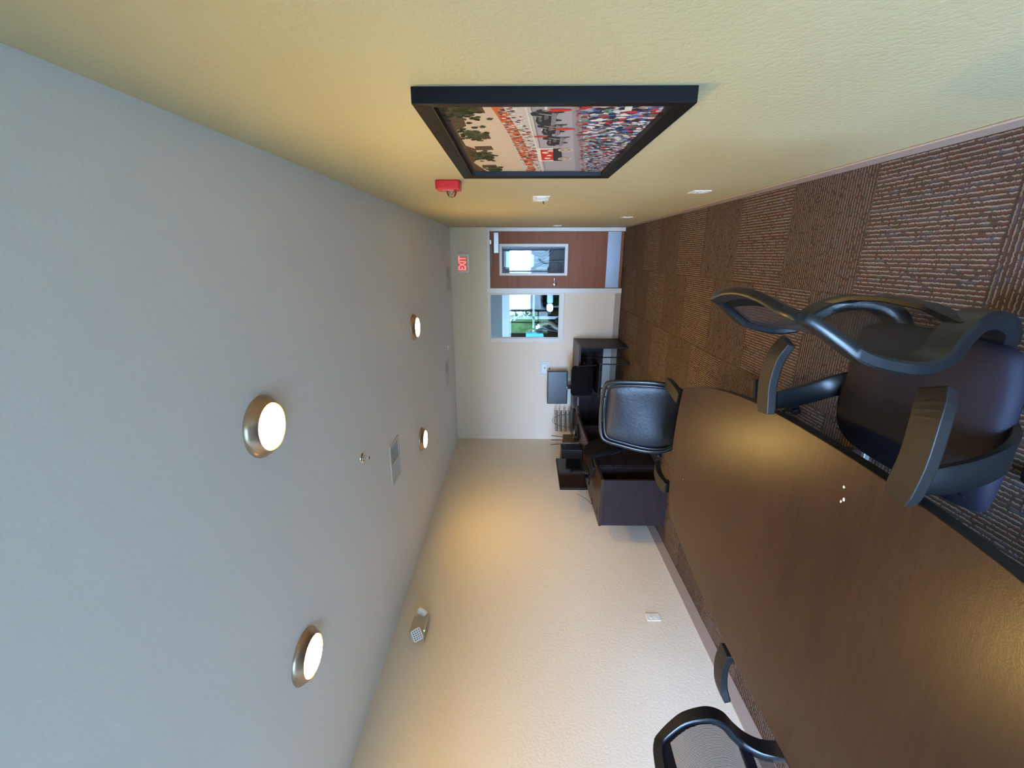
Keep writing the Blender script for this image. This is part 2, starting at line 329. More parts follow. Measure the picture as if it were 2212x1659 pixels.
a2 = MB().tube([(.15, y0-.05, 2.052), (.15, y0-.05, 2.088), (-.17, y0-.055, 2.085)], .006, 8).tube([(-.17, y0-.055, 2.098), (.17, y0-.045, 2.105)], .006, 8).box((.17, y0-.06, 2.09), (.23, y0-.03, 2.112)).tube([(-.17, y0-.055, 2.08), (-.17, y0-.055, 2.102)], .008, 8)
a2.build('closer_arm', M['alu'], c)
# window beside the door
g = MB(); X0, X1, Z0, Z1 = GX0, DX0, GZ0, DZ1
gl = (-1.325, -.603, .984, 2.122)
for lo, hi in (((X0, yf+.004, Z0), (X1, YB+.10, gl[2])), ((X0, yf+.004, gl[3]), (X1, YB+.10, Z1)), ((X0, yf+.004, gl[2]), (gl[0], YB+.10, gl[3])), ((gl[1], yf+.004, gl[2]), (X1, YB+.10, gl[3]))): g.box(lo, hi)
win = struct(g.build('window_1', M['framew'], bevel=.003)); box('pane', (gl[0], YB+.04, gl[2]), (gl[1], YB+.046, gl[3]), M['glass'], win)
st = MB()
for lo, hi in (((gl[0], yf+.03, gl[2]), (gl[1], YB+.038, gl[2]+.012)), ((gl[0], yf+.03, gl[3]-.012), (gl[1], YB+.038, gl[3])), ((gl[0], yf+.03, gl[2]), (gl[0]+.012, YB+.038, gl[3])), ((gl[1]-.012, yf+.03, gl[2]), (gl[1], YB+.038, gl[3]))): st.box(lo, hi)
st.build('glazing_stop', M['trimw'], win)

# ---- hall beyond the glass
hx0, hx1, hz = -4.2, .9, 2.62
hy0 = YB+T+.002
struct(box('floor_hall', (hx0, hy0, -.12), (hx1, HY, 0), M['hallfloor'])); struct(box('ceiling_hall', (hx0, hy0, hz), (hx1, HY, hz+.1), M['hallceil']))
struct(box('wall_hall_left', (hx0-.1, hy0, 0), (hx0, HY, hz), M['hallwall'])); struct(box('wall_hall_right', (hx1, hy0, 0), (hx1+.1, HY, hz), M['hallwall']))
# far hall wall: piers around the openings
hw = MB(); hd = MB()
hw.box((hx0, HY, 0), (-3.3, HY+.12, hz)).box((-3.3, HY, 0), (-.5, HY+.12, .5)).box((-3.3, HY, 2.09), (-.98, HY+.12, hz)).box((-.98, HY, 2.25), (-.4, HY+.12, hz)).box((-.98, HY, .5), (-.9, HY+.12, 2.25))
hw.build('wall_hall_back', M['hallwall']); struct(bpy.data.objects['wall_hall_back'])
struct(MB().box((-3.3, HY-.005, 1.9), (-.98, HY+.12, 2.089)).box((-.9, HY, 2.16), (-.5, HY+.12, 2.25)).build('trim_3', M['palewall']))
g = MB()
for lo, hi in (((-3.3, HY+.02, .5), (-.98, HY+.09, .56)), ((-3.3, HY+.02, 1.85), (-.98, HY+.09, 1.9)), ((-1.66, HY+.02, .5), (-1.58, HY+.09, 1.9)), ((-3.3, HY+.02, 1.21), (-.98, HY+.09, 1.27)), ((-2.4, HY+.02, .5), (-2.34, HY+.09, 1.9))): g.box(lo, hi)
w3 = struct(g.build('window_3', M['greyframe'])); box('pane', (-3.3, HY+.05, .5), (-.98, HY+.055, 1.9), M['tint'], w3)
g = MB()
for lo, hi in (((-.9, HY-.02, .5), (-.5, HY+.09, .6)), ((-.9, HY-.02, 2.1), (-.5, HY+.09, 2.16)), ((-.9, HY-.02, .6), (-.86, HY+.09, 2.1)), ((-.55, HY-.02, .6), (-.5, HY+.09, 2.1))): g.box(lo, hi)
w4 = struct(g.build('window_4', M['framew'])); box('pane', (-.86, HY+.05, .6), (-.55, HY+.055, 2.1), M['tint2'], w4)
# dark wooden door with a large glass lite across the hall
d = MB(); e = (-.34, .14, .86, 2.03)
for lo, hi in (((-.5, HY, 0), (e[0], HY+.1, 2.25)), ((e[1], HY, 0), (hx1, HY+.1, 2.25)), ((e[0], HY, 0), (e[1], HY+.1, e[2])), ((e[0], HY, e[3]), (e[1], HY+.1, 2.25)), ((-.4, HY, 2.25), (hx1, HY+.1, hz))): d.box(lo, hi)
d2 = struct(d.build('door_2', M['darkwood'])); q = MB()
for lo, hi in (((e[0], HY-.02, e[2]), (e[1], HY+.08, e[2]+.05)), ((e[0], HY-.02, e[3]-.05), (e[1], HY+.08, e[3])), ((e[0], HY-.02, e[2]), (e[0]+.045, HY+.08, e[3])), ((e[1]-.045, HY-.02, e[2]), (e[1], HY+.08, e[3]))): q.box(lo, hi)
q.build('lite_frame', M['greyframe'], d2); box('pane', (e[0], HY+.05, e[2]), (e[1], HY+.055, e[3]), M['tint2'], d2)
# outdoors
struct(box('ground', (-60, HY+.2, -.6), (60, 60, -.5), M['ground'])); struct(box('ground_front', (-60, -60, -.6), (60, YF-.4, -.5), M['ground']))
def shrub(name, x, y, r, hgt, label, seed):
    rnd = random.Random(seed); o = thing(name, label, 'shrub', (x, y, -.5), 0, 'shrubs outside the windows')
    MB().tube([(0, 0, 0), (.05, 0, hgt*.6)], .05, 6).build('stem', M['darkwood'], o)
    f = MB()
    for _ in range(26):                                # dense inner clumps that close the crown
        c = Vector((rnd.gauss(0, r*.26), rnd.gauss(0, r*.26), hgt*.55+rnd.gauss(0, hgt*.19))); q_ = r*rnd.uniform(.28, .45)
        f.lathe([(.0001, -q_), (q_*.6, -q_*.75), (q_*.95, -q_*.2), (q_*.9, q_*.35), (q_*.5, q_*.85), (.0001, q_)], 7, c)
    for _ in range(1500):
        t, p, rr = rnd.uniform(0, 2*PI), rnd.uniform(-1, 1), r*rnd.uniform(.5, 1)**.5
        c = Vector((rr*math.sqrt(1-p*p)*math.cos(t), rr*math.sqrt(1-p*p)*math.sin(t), hgt*.55+p*hgt*.45)); s_ = rnd.uniform(.06, .15)
        a, b_ = Vector([rnd.uniform(-1, 1) for _ in '123']).normalized()*s_, Vector([rnd.uniform(-1, 1) for _ in '123']).normalized()*s_*.6
        f.add([c-a, c+b_, c+a, c-b_], [(0, 1, 2, 3)])
    f.build('foliage', M['leafy'], o)
shrub('shrub', -3.9, -8.2, 1.1, 3.4, 'leafy green shrub outside the window wall behind the camera', 7)
shrub('shrub', -3.75, 15.4, .85, 3.6, 'leafy green shrub seen through the lower row of the hall window', 1)
shrub('shrub', -1.55, 15.3, .80, 3.4, 'leafy green shrub behind the middle bar of the hall window', 2)
shrub('shrub', -2.9, 18.0, 1.4, 3.6, 'low green shrub nearest the white framed narrow window outdoors', 3)

# ================================================================== CEILING THINGS
def ceiling_lamp(x, y, label):
    t = thing('ceiling_lamp', label, 'ceiling lamp', (x, y, H), 0, 'round surface lamps on the ceiling')
    MB().lathe([(.132, 0), (.132, -.006), (.122, -.020), (.108, -.038), (.100, -.044), (.095, -.041), (.093, -.034), (.0, -.034)], 48).build('trim_ring', M['ring'], t, smooth='auto')
    MB().lathe([(.094, -.038), (.090, -.046), (.05, -.050), (.0001, -.051)], 48).build('lens', M['lens'], t, smooth=True)['label'] = 'glowing warm lens'
ceiling_lamp(-.685, 1.650, 'large lit round lamp nearest the picture, with a broad brown metal ring')
ceiling_lamp(-1.935, 1.660, 'lit round lamp nearest the emergency light on the long cream wall')
ceiling_lamp(-.705, 4.350, 'small lit round lamp nearest the door and red exit sign')
ceiling_lamp(-1.965, 4.385, 'small lit round lamp beside the large two-part ceiling vent')
def vent(x, y, w, d, label, rz=0):
    t = thing('ceiling_vent', label, 'air vent', (x, y, H), rz, 'ceiling air vents')
    f = MB(); b = .03
    for lo, hi in (((-w/2, -d/2, -.008), (w/2, -d/2+b, 0)), ((-w/2, d/2-b, -.008), (w/2, d/2, 0)), ((-w/2, -d/2+b, -.008), (-w/2+b, d/2-b, 0)), ((w/2-b, -d/2+b, -.008), (w/2, d/2-b, 0)), ((-.008, -d/2+b, -.008), (.008, d/2-b, 0))): f.box(lo, hi)
    f.build('frame', M['vent'], t, bevel=.002)
    box('backing', (-w/2+b, -d/2+b, -.002), (w/2-b, d/2-b, -.0005), M['ventd'], t)
    s = MB(); n = 15
    for side in (-1, 1):
        for k in range(n):
            yy = -d/2+b+(k+.5)*(d-2*b)/n; xa, xb = (side*.008, side*(w/2-b)); xa, xb = min(xa, xb), max(xa, xb)
            dy = .0035*side
            hw_, zb_ = (.0016, -.0036) if side > 0 else (.0036, -.0048)
            s.add([(xa, yy-hw_, -.0021), (xb, yy-hw_, -.0021), (xb, yy-hw_, zb_), (xa, yy-hw_, zb_), (xa, yy+hw_, -.0021), (xb, yy+hw_, -.0021), (xb, yy+hw_, zb_), (xa, yy+hw_, zb_)], [(0, 1, 2, 3), (4, 7, 6, 5), (3, 2, 6, 7), (0, 3, 7, 4), (1, 5, 6, 2)])
    s.build('louvre_blades', M['vent'], t)
vent(-1.715, 3.375, .375, .275, 'large two-part white air vent between two lamps on the ceiling')
vent(-1.705, 6.25, .37, .28, 'white air vent on the ceiling above the monitor by the back wall')
vent(-.335, 6.72, .36, .30, 'white air vent on the ceiling just in front of the exit sign')
def sprinkler(x, y, label):
    t = thing('sprinkler', label, 'fire sprinkler', (x, y, H), 0, 'ceiling sprinklers')
    MB().lathe([(.038, 0), (.037, -.004), (.026, -.009), (.016, -.006)], 28).build('escutcheon', M['chrome'], t, smooth='auto')
    MB().lathe([(.011, -.004), (.011, -.022), (.008, -.026)], 14).tube([(-.010, 0, -.022), (-.013, 0, -.036), (0, 0, -.050)], .0028, 6).tube([(.010, 0, -.022), (.013, 0, -.036), (0, 0, -.050)], .0028, 6).build('body', M['chrome'], t)
    MB().lathe([(.0165, -.050), (.0165, -.052), (.003, -.054)], 18).build('deflector', M['chrome'], t)
sprinkler(-1.335, 2.66, 'chrome sprinkler head on the ceiling nearer the big lamps')
sprinkler(-1.335, 6.44, 'tiny chrome sprinkler head on the ceiling close to the back wall')

# ================================================================== RIGHT WALL THINGS
def plate(name, loc, rz, w, h, label, cat, kind, group=None, n=1):
    t = thing(name, label, cat, loc, rz, group)
    MB().prism(rrect(w, h, .006), -.0, .0055).xf(Matrix.Rotation(PI/2, 4, 'X')).build('cover_plate', M['white'], t, bevel=.0015)
    for i in range(n):
        cx = (i-(n-1)/2)*.046
        if kind == 'outlet':
            for s in (-1, 1):
                r = MB().prism(rrect(.034, .028, .012, cx=cx, cy=s*.0205), .004, .0075).xf(Matrix.Rotation(PI/2, 4, 'X')).build('receptacle', M['white'], t)
                MB().box((cx-.008, -.0082, s*.0205-.002), (cx-.006, -.0072, s*.0205+.006)).box((cx+.006, -.0082, s*.0205-.002), (cx+.008, -.0072, s*.0205+.006)).build('slots', M['ventd'], r)
        else:
            box('rocker', (cx-.0165, -.0095, -.033), (cx+.0165, -.004, .033), M['white'], t, bevel=.002)
    return t
plate('power_outlet', (XR, 3.21, .43), RW, .135, .120, 'white double outlet plate low on the olive wall, nearer of two', 'outlet', 'outlet', 'outlets on the olive wall', 2)
plate('power_outlet', (XR, 5.26, .425), RW, .13, .120, 'white outlet plate low on the olive wall nearest the door', 'outlet', 'outlet', 'outlets on the olive wall', 2)
sw = plate('light_switch', (XR, 3.49, 1.50), RW, .155, .125, 'white switch plate on the olive wall under the fire alarm, nearer one', 'light switch', 'switch', 'switch plates on the olive wall', 3)
sw2 = plate('light_switch', (XR, 3.66, 1.495), RW, .115, .118, 'white switch plate with a small dark knob on the olive wall', 'light switch', 'switch', 'switch plates on the olive wall', 2)
MB().tube([(.0, -.008, -.02), (.0, -.03, -.024)], .005, 8).build('knob', M['ventd'], sw2)
plate('light_switch', (XR, 6.69, 1.095), RW, .21, .12, 'white switch plate on the olive wall right beside the door', 'light switch', 'switch', 'switch plates on the olive wall', 4)
# fire alarm
t = thing('fire_alarm', 'red fire alarm strobe with clear lens on the olive wall by the picture', 'fire alarm', (XR, 2.755, 2.085), RW)
MB().prism(rrect(.115, .142, .01), 0, .052).xf(Matrix.Rotation(PI/2, 4, 'X')).build('housing', M['red'], t, bevel=.008, seg=3)
text('lettering', 'FIRE', .036, M['white'], t, (.026, -.0525, 0.0), .0006, .0004, rot=(PI/2, PI/2, 0))
MB().lathe([(.028, 0), (.030, .012), (.022, .034), (.010, .040), (.0001, .041)], 20).xf(Matrix.Translation((-.030, -.045, -.012)) @ Matrix.Rotation(PI/2, 4, 'X')).build('strobe_lens', M['clear'], t, smooth='auto')
MB().tube([(-.030, -.05, -.028), (-.030, -.07, -.012), (-.030, -.05, .006)], .004, 8).build('strobe_tube', M['chrome'], t)
# framed picture
PY0, PY1, PZ0, PZ1 = 1.280, 2.425, 1.210, 1.955
t = thing('framed_picture', 'large black framed photograph of a horse parade on the olive wall', 'picture', (XR, (PY0+PY1)/2, (PZ0+PZ1)/2), RW)
W2, H2, fb = (PY1-PY0)/2, (PZ1-PZ0)/2, .046
def bar(pts_o, pts_i):
    (ax, az), (bx, bz) = pts_o; (cx, cz), (dx, dz) = pts_i
    vs = [(ax, -.0, az), (bx, -.0, bz), (bx, -.040, bz), (ax, -.040, az), (cx, -.0, cz), (dx, -.0, dz), (dx, -.034, dz), (cx, -.034, cz)]
    return MB().add(vs, [(0, 1, 2, 3), (4, 7, 6, 5), (3, 2, 6, 7), (0, 4, 5, 1), (0, 3, 7, 4), (1, 5, 6, 2)])
O = [(-W2, H2), (W2, H2), (W2, -H2), (-W2, -H2)]; I = [(-W2+fb, H2-fb), (W2-fb, H2-fb), (W2-fb, -H2+fb), (-W2+fb, -H2+fb)]
frm = simple('picture_frame_black', (.004, .0035, .0035), .55, spec=.14)
for k in range(4): bar((O[k], O[(k+1)%4]), (I[k], I[(k+1)%4])).build('frame_rail', frm, t, bevel=.0015)
PM = {}
def pc(c):
    if c not in PM: PM[c] = len(PM)
    return PM[c]
pr = MB(); iw, ih = 2*(W2-fb)+.004, 2*(H2-fb)+.004
lay = [0]
def shape(pts, c):                                    # flat printed shapes, each a hair above the last
    lay[0] += 1; dy = -.012-.000002*lay[0]
    pr.add([(-iw/2+u*iw, dy, ih/2-v*ih) for u, v in pts], [tuple(range(len(pts)))], pc(c))
def blob(u, v, ru, rv, c, n=7, jag=.25, rnd=random):
    shape([(min(max(u+ru*math.cos(2*PI*k/n)*(1+rnd.uniform(-jag, jag)), 0), 1), min(max(v+rv*math.sin(2*PI*k/n)*(1+rnd.uniform(-jag, jag)), 0), 1)) for k in range(n)], c)
asph, kerb, bld, tree, dkb, orange, horse, redc, wht, skin = (.42, .40, .46), (.62, .58, .55), (.66, .54, .42), (.035, .04, .022), (.12, .075, .05), (.62, .17, .07), (.045, .045, .055), (.60, .05, .035), (.80, .77, .74), (.45, .26, .18)
shape([(0, 0), (1, 0), (1, 1), (0, 1)], asph)
shape([(0, 0), (1, 0), (1, .40), (0, .56)], kerb); shape([(0, 0), (1, 0), (1, .26), (0, .40)], bld)
shape([(0, 0), (1, 0), (1, .10), (.75, .10), (.7, .04), (.5, .05), (.45, .1), (.3, .1), (.2, .05), (0, .12)], dkb)
for u in (.9, .62, .46, .12): shape([(u-.03, .1), (u+.03, .1), (u+.035, .2), (u-.025, .21)], dkb)
shape([(0, .42), (.09, .43), (.3, .38), (.7, .30), (1, .22), (1, .27), (.7, .36), (.3, .45), (0, .50)], orange)
R_ = random.Random(3)
for _ in range(420):
    u = R_.random(); v0 = .25+.17*(1-u); v1 = .36+.19*(1-u); v = R_.uniform(v0, v1)
    blob(u, v, .005, .012, R_.choice([wht, wht, redc, dkb, dkb, (.20, .16, .15), skin, (.28, .30, .42), (.55, .5, .48), horse, (.72, .66, .6)]), 5, .3, R_)
for u, v, s in ((.90, .10, 1.1), (.65, .12, .95), (.33, .14, .9), (.05, .18, .7)):
    for _ in range(70): blob(u+R_.gauss(0, .045*s), v+R_.gauss(0, .038*s), .013, .018, R_.choice([tree, (.06, .07, .03), (.09, .10, .05), tree]), 5, .4, R_)
shape([(0, .545), (1, .375), (1, .383), (0, .553)], (.75, .73, .70)); shape([(0, .57), (1, .40), (1, .405), (0, .575)], (.28, .26, .28))
shape([(0, .80), (1, .575), (1, .60), (0, .835)], (.33, .31, .35)); shape([(.70, .48), (.93, .475), (.93, .487), (.70, .492)], (.8, .8, .8))
def horse_shape(u, v, s):                             # dark horse seen from the side, facing right
    shape([(u+x*s, v+y*s) for x, y in ((-.055, -.02), (-.02, -.035), (.02, -.032), (.04, -.06), (.06, -.065), (.072, -.04), (.058, -.035), (.05, .0), (.046, .02), (.05, .07), (.042, .07), (.034, .025), (-.02, .022), (-.03, .07), (-.04, .07), (-.045, .02), (-.06, .03))], horse)
    blob(u, v-.01*s, .03*s, .012*s, (.15, .15, .17), 7, .2, R_)
    shape([(u+.03*s, v-.05*s), (u+.035*s, v-.05*s), (u+.02*s, v+.02*s), (u+.012*s, v+.02*s)], (.45, .42, .36))
for u, v in ((.555, .555), (.575, .575), (.70, .515), (.72, .535), (.82, .475), (.84, .50)): horse_shape(u, v, .95)
for u in (.58, .72, .84): shape([(u-.09, .60-.06*(u-.58)*5), (u+.04, .59-.06*(u-.58)*5), (u+.03, .615-.06*(u-.58)*5), (u-.08, .62-.06*(u-.58)*5)], (.26, .25, .29))
shape([(.23, .50), (.46, .47), (.47, .60), (.24, .64)], wht); shape([(.25, .52), (.44, .495), (.445, .585), (.26, .62)], redc)
for u, v in ((.29, .55), (.34, .56), (.39, .53), (.42, .56)): blob(u, v, .014, .02, wht, 8, .3, R_)
for u, v in ((.25, .47), (.30, .46), (.35, .46), (.41, .45)): blob(u, v, .010, .03, R_.choice([redc, wht]), 6, .3, R_)
shape([(.24, .60), (.46, .57), (.46, .62), (.24, .66)], horse)
for u, v in ((.28, .67), (.435, .65)):
    blob(u, v, .028, .046, (.75, .62, .42), 14, 0, R_); blob(u, v, .022, .036, (.35, .30, .30), 14, 0, R_); blob(u, v, .008, .013, (.75, .62, .42), 10, 0, R_)
for u, v, s in ((.90, .53, 1.1), (.715, .585, 1.1), (.625, .47, .8)):
    shape([(u-.008*s, v-.03*s), (u+.008*s, v-.03*s), (u+.012*s, v+.01*s), (u+.006*s, v+.06*s), (u-.004*s, v+.06*s), (u-.012*s, v)], redc); blob(u, v-.045*s, .006*s, .011*s, skin, 7, .1, R_)
for _ in range(1500):
    u = R_.random(); top = .62+.26*(1-u); v = R_.uniform(top, 1.0); s = .6+.9*u
    c = R_.choice([wht, wht, wht, (.05, .07, .16), (.09, .16, .42), (.05, .05, .06), redc, (.55, .05, .07), skin, (.30, .42, .60), (.04, .04, .07), (.10, .10, .16), (.12, .35, .33), (.55, .42, .50), (.20, .12, .10)])
    blob(u, v, .007*s, .016*s, c, 5, .35, R_)
for _ in range(120):
    u = R_.random(); blob(u, .60+.26*(1-u)+R_.gauss(0, .006), .004, .011, R_.choice([skin, horse, (.5, .05, .1)]), 5, .3, R_)
shape([(.90, .83), (.94, .82), (.945, .85), (.905, .86)], wht)
pr.build('print', [simple('print_ink', tuple(q*.8 for q in c), .8, spec=.1) for c in PM], t)
box('backing_board', (-iw/2, -.0118, -ih/2), (iw/2, -.002, ih/2), M['ventd'], t)
ip = MB(); lp = .034
for lo, hi in (((-iw/2, -.0338, ih/2-.004), (iw/2, -.002, ih/2)), ((-iw/2, -.0338, -ih/2), (iw/2, -.002, -ih/2+.004))): ip.box(lo, hi)
ip.box((-iw/2, -.0338, -ih/2), (-iw/2+.004, -.002, ih/2)).box((iw/2-.004, -.0338, -ih/2), (iw/2, -.002, ih/2)).build('inner_lip', M['black'], t)

# ================================================================== BACK WALL THINGS
t = thing('exit_sign', 'lit red exit sign on the back wall above the door', 'exit sign', (-.123, YB, 2.537), 0)
MB().prism(rrect(.300, .195, .018), 0, .035).xf(Matrix.Rotation(PI/2, 4, 'X')).build('housing', M['white'], t, bevel=.004)
box('face_panel', (-.112, -.037, -.062), (.112, -.034, .090), simple('exit_face_pink', (.80, .38, .36), .4), t)
text('lettering', 'EXIT', .165, M['exitred'], t, (0, -.0385, .012), .0008, .004, sx=.62)
MB().lathe([(.004, 0), (.004, .004)], 8).xf(Matrix.Translation((.05, -.034, -.085)) @ Matrix.Rotation(PI/2, 4, 'X')).build('test_lamp', M['exitred'], t)
t = thing('thermostat', 'thermostat under a clear locking cover on the back wall above the monitor', 'thermostat', (-1.836, YB, 1.208), 0)
box('body', (-.075, -.028, -.045), (.075, 0, .055), M['white'], t, bevel=.006); box('display', (-.012, -.0295, -.01), (.022, -.0275, .012), simple('lcd_grey', (.22, .28, .24), .3), t)
c = MB().prism(rrect(.215, .160, .01), .0, .055).xf(Matrix.Rotation(PI/2, 4, 'X')).build('guard_cover', M['clear'], t, bevel=.003)
box('lock', (-.012, -.062, -.088), (.012, -.04, -.066), M['ventd'], t, bevel=.003); box('guard_base', (-.108, -.004, -.081), (.108, -.0002, .081), M['white'], t)

# ================================================================== LEFT WALL THINGS
plate('power_outlet', (XL, 3.132, .432), LW, .082, .122, 'white duplex outlet low on the long pale wall beyond the table', 'outlet', 'outlet')
t = thing('emergency_light', 'twin-head emergency light high on the long cream wall with green pilot light', 'emergency light', (XL, 2.965, 2.525), LW)
MB().prism([(-.11, -.055), (.12, -.055), (.10, .07), (-.09, .07)], 0, .055).xf(Matrix.Rotation(PI/2, 4, 'X')).build('housing', M['tan'], t, bevel=.006)
box('lower_rail', (-.115, -.066, -.068), (.125, 0, -.050), M['tan'], t, bevel=.003)
MB().lathe([(.004, 0), (.004, .005)], 10).xf(Matrix.Translation((-.07, -.066, -.059)) @ Matrix.Rotation(PI/2, 4, 'X')).build('pilot_light', M['green'], t)
def lamp_head(cx, cz, rot):
    hd = MB().prism(rrect(.095, .085, .016), 0, .022).xf(Matrix.Translation((cx, -.085, cz)) @ rot).build('lamp_head', M['white'], t, bevel=.004)
    l_ = MB().prism(rrect(.083, .073, .012), .0222, .0245).xf(Matrix.Translation((cx, -.085, cz)) @ rot).build('lens', M['led'], hd)
    g_ = MB()
    for i in range(5):
        for j in range(4):
            if (i+j) % 2 == 0 or True: g_.lathe([(.0052, .0246), (.0052, .0255)], 6, (-.032+i*.016, -.026+j*.0175, 0))
    g_.xf(Matrix.Translation((cx, -.085, cz)) @ rot).build('reflector_cells', M['ledd'], hd)
    r_ = MB()
    for i in range(4): r_.box((-.036+i*.02, -.03, -.012), (-.028+i*.02, .03, .0))
    r_.xf(Matrix.Translation((cx, -.085, cz)) @ rot).build('cooling_fins', M['white'], hd)
def face_dir(dx, dy, dz, spin=0):
    return Vector((dx, dy, dz)).to_track_quat('Z', 'Y').to_matrix().to_4x4() @ Matrix.Rotation(spin, 4, 'Z')
lamp_head(-.125, -.01, face_dir(-.75, -.75, -.35, .5)); lamp_head(.10, .0, face_dir(.80, -.25, -.35, .3))
for pth in ([(-.10, -.05, 0), (-.125, -.085, -.01)], [(.09, -.05, 0), (.10, -.085, 0)]): MB().tube(pth, .012, 8).build('swivel', M['tan'], t)

# ================================================================== CONFERENCE TABLE
TX, TY0, TY1, TZ = -1.107, .10, 2.365, .74
def table_outline(off=0):
    pts = []; n = 24; L = (TY1-TY0)/2; cy = (TY0+TY1)/2; hw, he, ec = .565-off, .395-off*.7, .055
    def half(y): u = (y-cy)/(L-ec); return he+(hw-he)*max(0, 1-abs(u)**2.4)
    for k in range(n+1):
        y = cy-(L-ec)+2*(L-ec)*k/n; pts.append((half(y), y))
    for k in range(1, 12):
        a = -1+2*k/12; pts.append((-a*half(cy+L-ec), cy+L-ec+(ec-off)*(1-a*a)))
    left = [(-x, y) for x, y in pts[:n+1]][::-1]; pts += left
    for k in range(1, 12):
        a = -1+2*k/12; pts.append((a*half(cy-L+ec), cy-L+ec-(ec-off)*(1-a*a)))
    return [(x, y) for x, y in pts]
t = thing('conference_table', 'long walnut-brown boat-shaped conference table with black underside edge', 'table', (TX, 0, 0))
MB().prism(table_outline(), TZ-.006, TZ).build('tabletop', M['table'], t, bevel=.0015)
MB().prism(table_outline(.002), TZ-.040, TZ-.0065).build('edge_band', M['tedge'], t)
for yy in (.55, 1.90):
    l = MB().box((-.22, yy-.02, .03), (.22, yy+.02, TZ-.041)).build('leg', M['desk'], t, bevel=.003)
    MB().box((-.26, yy-.035, 0), (.26, yy+.035, .03)).build('foot', M['alu'], l, bevel=.004)
box('stretcher', (-.012, .57, .25), (.012, 1.88, .55), M['desk'], t)
for (x, y, s, lb) in ((-.634, 1.098, .006, 'tiny pale crumb lying alone on the table'), (-.668, 1.088, .006, 'tiny pale crumb on the table, of a close pair'), (-.679, 1.096, .005, 'smallest pale crumb on the table, of a close pair'), (-1.204, 2.16, .0035, 'speck of crumb near the far end of the table')):
    m_ = MB(); v = []
    bm = bmesh.new(); bmesh.ops.create_icosphere(bm, subdivisions=1, radius=s)
    for q in bm.verts: q.co = Vector((q.co.x*random.uniform(.5, 1.3), q.co.y*random.uniform(.4, 1.0), abs(q.co.z)*.6*random.uniform(.6, 1)*(1 if q.co.z > 0 else 0)))
    me = bpy.data.meshes.new('crumb'); bm.to_mesh(me); bm.free(); me.materials.append(M['crumb'])
    o = bpy.data.objects.new('crumb', me); COL.objects.link(o); o.location = (x, y, TZ+.0002); tag(o, lb, 'crumb', 'crumbs on the table')

# ================================================================== CHAIRS
# side profile of the back rails: forward, height, half width
RAIL = [(-.278, .995, .215), (-.268, .975, .232), (-.225, .915, .258), (-.192, .865, .272), (-.175, .80, .283), (-.172, .74, .285), (-.190, .685, .275), (-.232, .640, .255), (-.262, .59, .230), (-.272, .53, .205), (-.255, .470, .185), (-.215, .435, .165), (-.13, .42, .13), (.0, .415, .08)]
def rail_at(z):
    for (f0, z0, w0), (f1, z1, w1) in zip(RAIL[:-1], RAIL[1:]):
        if z0 >= z >= z1: k = (z0-z)/(z0-z1); return f0+(f1-f0)*k, w0+(w1-w0)*k
    return RAIL[-1][0], RAIL[-1][2]
ROUND = [(-.5, -.32), (-.42, -.5), (.42, -.5), (.5, -.32), (.5, .32), (.42, .5), (-.42, .5), (-.5, .32)]
def prof(w, h): return [(a*w, b*h) for a, b in ROUND]
def star_base(t, r=.29, a0=90, cast=True):
    MB().lathe([(.028, .10), (.028, .24), (.019, .245), (.019, .40)], 20).build('gas_column', M['satin'], t, smooth='auto')
    b = MB().lathe([(.045, .07), (.045, .11), (.03, .125)], 20).build('hub', M['satin'], t, smooth='auto')
    for k in range(5):
        a = math.radians(a0+72*k); d = Vector((math.cos(a), math.sin(a), 0)); sd = Vector((-d.y, d.x, 0))
        l = MB().sweep([d*.03+Vector((0, 0, .095)), d*.15+Vector((0, 0, .088)), d*r+Vector((0, 0, .068))], prof(.045, .03), sd, scale=[(1, 1), (.85, .85), (.6, .6)]).build('base_leg', M['satin'], t)
        c = MB()
        for s in (-1, 1):
            c.lathe([(.022, -.009), (.026, -.006), (.026, .006), (.022, .009)], 18).xf(Matrix.Translation(d*r+sd*.0*s+Vector((0, 0, .0265))) @ Matrix.Translation(sd*.013*s) @ Matrix.Rotation(a, 4, 'Z') @ Matrix.Rotation(PI/2, 4, 'X'), len(c.v)-72)
        c.tube([d*r+Vector((0, 0, .04)), d*r+Vector((0, 0, .075))], .007, 8)
        c.build('caster', M['black'], l, smooth='auto')
